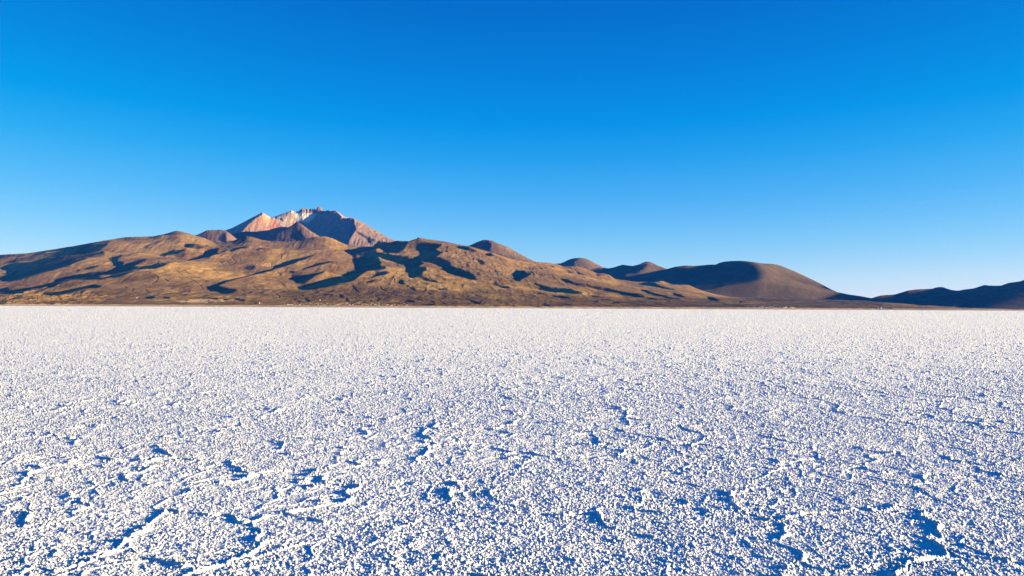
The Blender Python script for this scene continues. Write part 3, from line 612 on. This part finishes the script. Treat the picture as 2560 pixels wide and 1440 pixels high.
terrain('dark_hill', 2080, 3900, RIGHT_SKY, 5200, 6600, lambda u: np.minimum(horizon(u) - 772, horizon(u) - lerp_pts(RIGHT_SKY, u) - 1), .8, RIGHT_SHADE, .42, -.05,
    step=1.6, rows=180, eps=.4, delta=.004, fix_pow=7, rough=(3.0, 70., 6), colour=hill_colour((.16, .092, .05), (.11, .063, .035), 75), mat=M_ROCK_FAR, back=2500)

# ------------------------------------------------------------------ the salt flat
def worley_ridges(x, y, cell, seed):
    gx, gy = x / cell, y / cell
    ix, iy = np.floor(gx).astype(np.int64), np.floor(gy).astype(np.int64)
    f1 = np.full(x.shape, 9., np.float32); f2 = f1.copy()
    for dx in (-1, 0, 1):
        for dy in (-1, 0, 1):
            h = hash2(ix + dx, iy + dy, seed)
            d = np.sqrt((ix + dx + .12 + .76 * rnd(h, 1) - gx) ** 2 + (iy + dy + .12 + .76 * rnd(h, 2) - gy) ** 2).astype(np.float32)
            n1 = np.minimum(f1, d)
            f2 = np.minimum(np.maximum(f1, d), f2)
            f1 = n1
    return (f2 - f1) * cell

def grains(x, y, cell, seed, rmin, rmax, keep):
    """rounded salt nodules: the highest of the neighbouring little domes"""
    gx, gy = x / cell, y / cell
    ix, iy = np.floor(gx).astype(np.int64), np.floor(gy).astype(np.int64)
    out = np.zeros(x.shape, np.float32)
    for dx in (-1, 0, 1):
        for dy in (-1, 0, 1):
            h = hash2(ix + dx, iy + dy, seed)
            r = rmin + (rmax - rmin) * rnd(h, 3)
            q = 1 - (((ix + dx + rnd(h, 1) - gx) ** 2 + (iy + dy + rnd(h, 2) - gy) ** 2) / (r * r)).astype(np.float32)
            q = np.sqrt(np.maximum(q, 0)) * r
            out = np.maximum(out, q * (rnd(h, 4) < keep))
    return out * cell

def salt_height(x, y, sp):
    def fade(c): return .2 + .8 * smooth01((c / sp - .6) / 1.6)      # what is too fine for the mesh is left to the crystals' shading
    wx = x + .26 * noise(x * 1.5, y * 1.5, 5) + .11 * noise(x * 5, y * 5, 6)
    wy = y + .26 * noise(x * 1.5 + 50, y * 1.5, 7) + .11 * noise(x * 5 + 9, y * 5, 8)
    clump = fbm(x * 12, y * 12, 3, 45)
    gap = .25 + .75 * smooth01(noise(x * 1.3, y * 1.3, 21) * 1.1 + .6)
    d = worley_ridges(wx, wy, .92, 11)
    ridge = np.exp(-(d / (.030 + .012 * noise(x * 2, y * 2, 26))) ** 2) * gap * np.clip(.80 + .7 * clump, .1, 1.05)
    d2 = worley_ridges(wx * 1.02 + 7, wy, .36, 15)
    ridge2 = np.exp(-(d2 / .024) ** 2) * smooth01(noise(x * 2.3, y * 2.3, 28) * 1.2 + .4)
    patch = noise(x * .5, y * .5, 33)
    lump = fbm(x * 2.4, y * 2.4, 2, 44)
    g0 = grains(x, y, .050, 4, .22, .42, .10) * fade(.050)
    g1 = grains(x, y, .024, 1, .28, .58, .32) * fade(.024)
    g2 = grains(x, y, .0155, 2, .32, .62, .46) * fade(.0155)
    g3 = grains(x, y, .0095, 3, .34, .62, .50) * fade(.0095)
    amp = np.clip(.90 + .5 * clump + .18 * patch + .9 * ridge, .5, 1.9)
    return .020 * ridge + .009 * ridge2 + .007 * lump + .004 * clump * fade(.05) + amp * (.42 * g0 + .55 * g1 + .65 * g2 + .70 * g3)

def salt():
    drow = np.concatenate([np.array([.05, .1, .2, .4]), np.arange(.8, 20, .8), np.arange(20, 790, .85)])
    px = np.concatenate([np.arange(-900, -120, 2.4), np.arange(-120, 2680, 1.0), np.arange(2680, 3460, 2.4)])
    dep = EYE * F_PX / drow                                   # forward distance of each row
    X = (px[None, :] - 1280) / F_PX * dep[:, None]
    Y = np.repeat(dep[:, None], len(px), 1)
    # loosen the grid so that no rows show
    rs = np.random.default_rng(4)
    X = X + (rs.random(X.shape) - .5) * .5 * np.gradient(px)[None, :] / F_PX * dep[:, None]
    sp = dep[:, None] / F_PX * np.gradient(px)[None, :] + 0 * X
    Z = salt_height(X, Y, sp)
    Z = Z * smooth01((2600 - Y) / 1500)
    P = np.stack([X, Y, Z - .03], -1)
    m = bpy.data.materials.new('salt_crust')
    m.use_nodes = True
    t = m.node_tree; n = t.nodes; l = t.links.new
    b = n['Principled BSDF']
    b.inputs['Roughness'].default_value = .8
    b.inputs['Specular IOR Level'].default_value = .2
    tc = n.new('ShaderNodeTexCoord')
    nz = n.new('ShaderNodeTexNoise'); nz.inputs['Scale'].default_value = 1.3; nz.inputs['Detail'].default_value = 6
    l(tc.outputs['Object'], nz.inputs['Vector'])
    mx = n.new('ShaderNodeMix'); mx.data_type = 'RGBA'
    mx.inputs[6].default_value = (.83, .80, .70, 1); mx.inputs[7].default_value = (.89, .86, .76, 1)
    l(nz.outputs['Fac'], mx.inputs[0]); l(mx.outputs[2], b.inputs['Base Color'])
    # millimetre crystals: every little facet leans its own way
    vo = n.new('ShaderNodeTexVoronoi'); vo.inputs['Scale'].default_value = 450.0
    l(tc.outputs['Object'], vo.inputs['Vector'])
    ge = n.new('ShaderNodeNewGeometry')
    va = n.new('ShaderNodeVectorMath'); va.operation = 'MULTIPLY_ADD'
    va.inputs[1].default_value = (2.6, 2.6, .8); va.inputs[2].default_value = (-1.3, -1.3, -.4)
    l(vo.outputs['Color'], va.inputs[0])
    vs = n.new('ShaderNodeVectorMath'); vs.operation = 'ADD'
    l(va.outputs[0], vs.inputs[0]); l(ge.outputs['Normal'], vs.inputs[1])
    vn = n.new('ShaderNodeVectorMath'); vn.operation = 'NORMALIZE'
    l(vs.outputs[0], vn.inputs[0]); l(vn.outputs[0], b.inputs['Normal'])
    print('salt', P.shape, round(time.time() - T0, 1))
    return grid_mesh('salt_flat', P, m, kind='structure'), m
salt_o, M_SALT = salt()

# the same flat carried on all round to the horizon
gp = np.array([[[-60000, -60000, -.25], [60000, -60000, -.25]], [[-60000, 60000, -.25], [60000, 60000, -.25]]], float)
grid_mesh('ground', gp, M_SALT, kind='structure')

# ------------------------------------------------------------------ the villages on the shore
def house_material(name, c):
    m = bpy.data.materials.new(name)
    m.use_nodes = True
    n, l = m.node_tree.nodes, m.node_tree.links.new
    b = n['Principled BSDF']; b.inputs['Roughness'].default_value = .9
    nz = n.new('ShaderNodeTexNoise'); nz.inputs['Scale'].default_value = .8
    tc = n.new('ShaderNodeTexCoord'); l(tc.outputs['Object'], nz.inputs['Vector'])
    mx = n.new('ShaderNodeMix'); mx.data_type = 'RGBA'
    mx.inputs[6].default_value = tuple(q * .8 for q in c) + (1,); mx.inputs[7].default_value = tuple(min(.9, q * 1.15) for q in c) + (1,)
    l(nz.outputs['Fac'], mx.inputs[0]); l(mx.outputs[2], b.inputs['Base Color'])
    return m
HM = {'adobe': house_material('adobe', (.30, .18, .10)), 'white': house_material('whitewash', (.42, .37, .30)), 'thatch': house_material('thatch', (.24, .15, .08)), 'tin': house_material('tin_roof', (.40, .37, .34)),
      'dark': house_material('dark_opening', (.05, .035, .025))}
def house_mesh(w, d, h, rise, wall, roof):
    """gabled house: walls with a door and two windows, overhanging roof"""
    me = bpy.data.meshes.new('house')
    v = [(-w, -d, -2), (w, -d, -2), (w, d, -2), (-w, d, -2), (-w, -d, h), (w, -d, h), (w, d, h), (-w, d, h), (-w, 0, h + rise), (w, 0, h + rise)]
    f = [(0, 1, 5, 4), (1, 2, 6, 9, 5), (2, 3, 7, 6), (3, 0, 4, 8, 7)]
    mi = [0] * 4
    o, k = .35, .2
    b0 = len(v)
    for z in (0, k):
        v += [(-w - o, -d - o, h - o * rise / d + z), (w + o, -d - o, h - o * rise / d + z), (w + o, 0, h + rise + z), (-w - o, 0, h + rise + z), (w + o, d + o, h - o * rise / d + z), (-w - o, d + o, h - o * rise / d + z)]
    t = b0 + 6
    f += [(t, t + 1, t + 2, t + 3), (t + 3, t + 2, t + 4, t + 5), (b0 + 3, b0 + 2, b0 + 1, b0), (b0 + 5, b0 + 4, b0 + 2, b0 + 3),
          (b0, b0 + 1, t + 1, t), (b0 + 4, b0 + 5, t + 5, t + 4), (b0 + 1, b0 + 2, t + 2, t + 1), (b0 + 2, b0 + 4, t + 4, t + 2), (b0 + 3, b0, t, t + 3), (b0 + 5, b0 + 3, t + 3, t + 5)]
    mi += [1] * 10
    for x0, x1, z0, z1 in ((-.5, .5, 0, 2.0), (-w * .75, -w * .4, .9, 1.8), (w * .4, w * .75, .9, 1.8)):
        q = len(v)
        v += [(x0, -d - .03, z0), (x1, -d - .03, z0), (x1, -d - .03, z1), (x0, -d - .03, z1)]
        f.append((q, q + 1, q + 2, q + 3)); mi.append(2)
    me.from_pydata(v, [], f)
    for m in (HM[wall], HM[roof], HM['dark']): me.materials.append(m)
    me.polygons.foreach_set('material_index', mi)
    return me
HOUSES = [bpy.data.objects.new('house', house_mesh(*a)) for a in
          ((4.5, 2.6, 2.8, 1.3, 'adobe', 'thatch'), (6.0, 3.0, 3.0, 1.4, 'adobe', 'tin'), (4.0, 2.6, 2.8, 1.2, 'white', 'thatch'), (5.5, 2.8, 3.2, 1.4, 'white', 'tin'), (9.0, 4.0, 4.5, 2.2, 'white', 'tin'))]
fu, ft, fU, fPY, fY, fP = FL
def on_flank(px, py):
    j = int(round((px - fu[0]) / (fu[1] - fu[0])))
    i = int(np.argmax(fPY[:, j] <= py))
    return Vector(fP[i, j])
rs_h = np.random.default_rng(12)
used_h = set()
def house(px, py, kind, label, group=None, scale=.42):
    src = HOUSES[kind]
    o = src if kind not in used_h else src.copy()
    used_h.add(kind)
    COL.objects.link(o)
    o.location = on_flank(px, py)
    o.rotation_euler = (0, 0, rs_h.uniform(-.9, .9))
    o.scale = (scale,) * 3
    o['label'] = label; o['category'] = 'house'
    if group: o['group'] = group
VILLAGE_L = 'low house of adobe or whitewash in the long village on the shore below the volcano'
for k in range(92):
    px = 708 + 310 * (k + rs_h.uniform(0, 1)) / 92
    lift = rs_h.random() ** 1.6 * 5.5
    house(px, horizon(px) - 3.4 - lift, int(rs_h.choice([0, 0, 0, 1, 1, 2])), VILLAGE_L, 'houses of the village below the volcano', rs_h.uniform(.45, .75))
HAMLET_L = 'small pale house in the hamlet on the dark shore plain below the broad hill'
for k in range(34):
    px = 1884 + 102 * rs_h.random()
    house(px, horizon(px) - 3.2 - rs_h.random() * 3.0 - (px - 1884) * -.004, int(rs_h.choice([2, 3, 3])), HAMLET_L, 'houses of the hamlet below the broad hill', rs_h.uniform(.45, .75))
FAR_L = 'tiny pale house in the row at the shore just left of the dark hill'
for k in range(8):
    px = 2190 + 44 * (k + rs_h.random()) / 8
    house(px, horizon(px) - 2.0 - rs_h.random(), int(rs_h.choice([1, 2])), FAR_L, 'houses by the shore left of the dark hill', rs_h.uniform(.8, 1.2))
house(342, 745.2, 3, 'lone white house on the slope far left of the village, above the rocky shore', scale=.55)
house(647, 758.5, 4, 'large white building standing alone at the left end of the shore village', scale=.55)
house(800, 751, 4, 'white building uphill from the middle of the shore village', scale=.42)
house(1852, 760.5, 3, 'lone white house on the plain left of the hamlet below the broad hill', scale=.6)
house(2124, 771.2, 3, 'lone white house on the shadowed plain right of the hamlet', scale=.55)

# ------------------------------------------------------------------ thin blue air over the whole basin
def haze():
    me = bpy.data.meshes.new('haze')
    x0, x1, y0, y1, z0, z1 = -14000, 14000, -3000, 16000, -60, 2300
    v = [(x, y, z) for z in (z0, z1) for y in (y0, y1) for x in (x0, x1)]
    f = [(0, 2, 3, 1), (4, 5, 7, 6), (0, 1, 5, 4), (2, 6, 7, 3), (0, 4, 6, 2), (1, 3, 7, 5)]
    me.from_pydata(v, [], f)
    m = bpy.data.materials.new('mountain_air')
    m.use_nodes = True
    t = m.node_tree
    t.nodes.remove(t.nodes['Principled BSDF'])
    pv = t.nodes.new('ShaderNodeVolumePrincipled')
    pv.inputs['Color'].default_value = (.02, .21, 1.0, 1)
    pv.inputs['Density'].default_value = 1.2e-5
    pv.inputs['Anisotropy'].default_value = 0.0
    t.links.new(pv.outputs[0], t.nodes['Material Output'].inputs['Volume'])
    me.materials.append(m)
    o = bpy.data.objects.new('haze', me)
    COL.objects.link(o)
    o['kind'] = 'stuff'
haze()
print('built', round(time.time() - T0, 1))
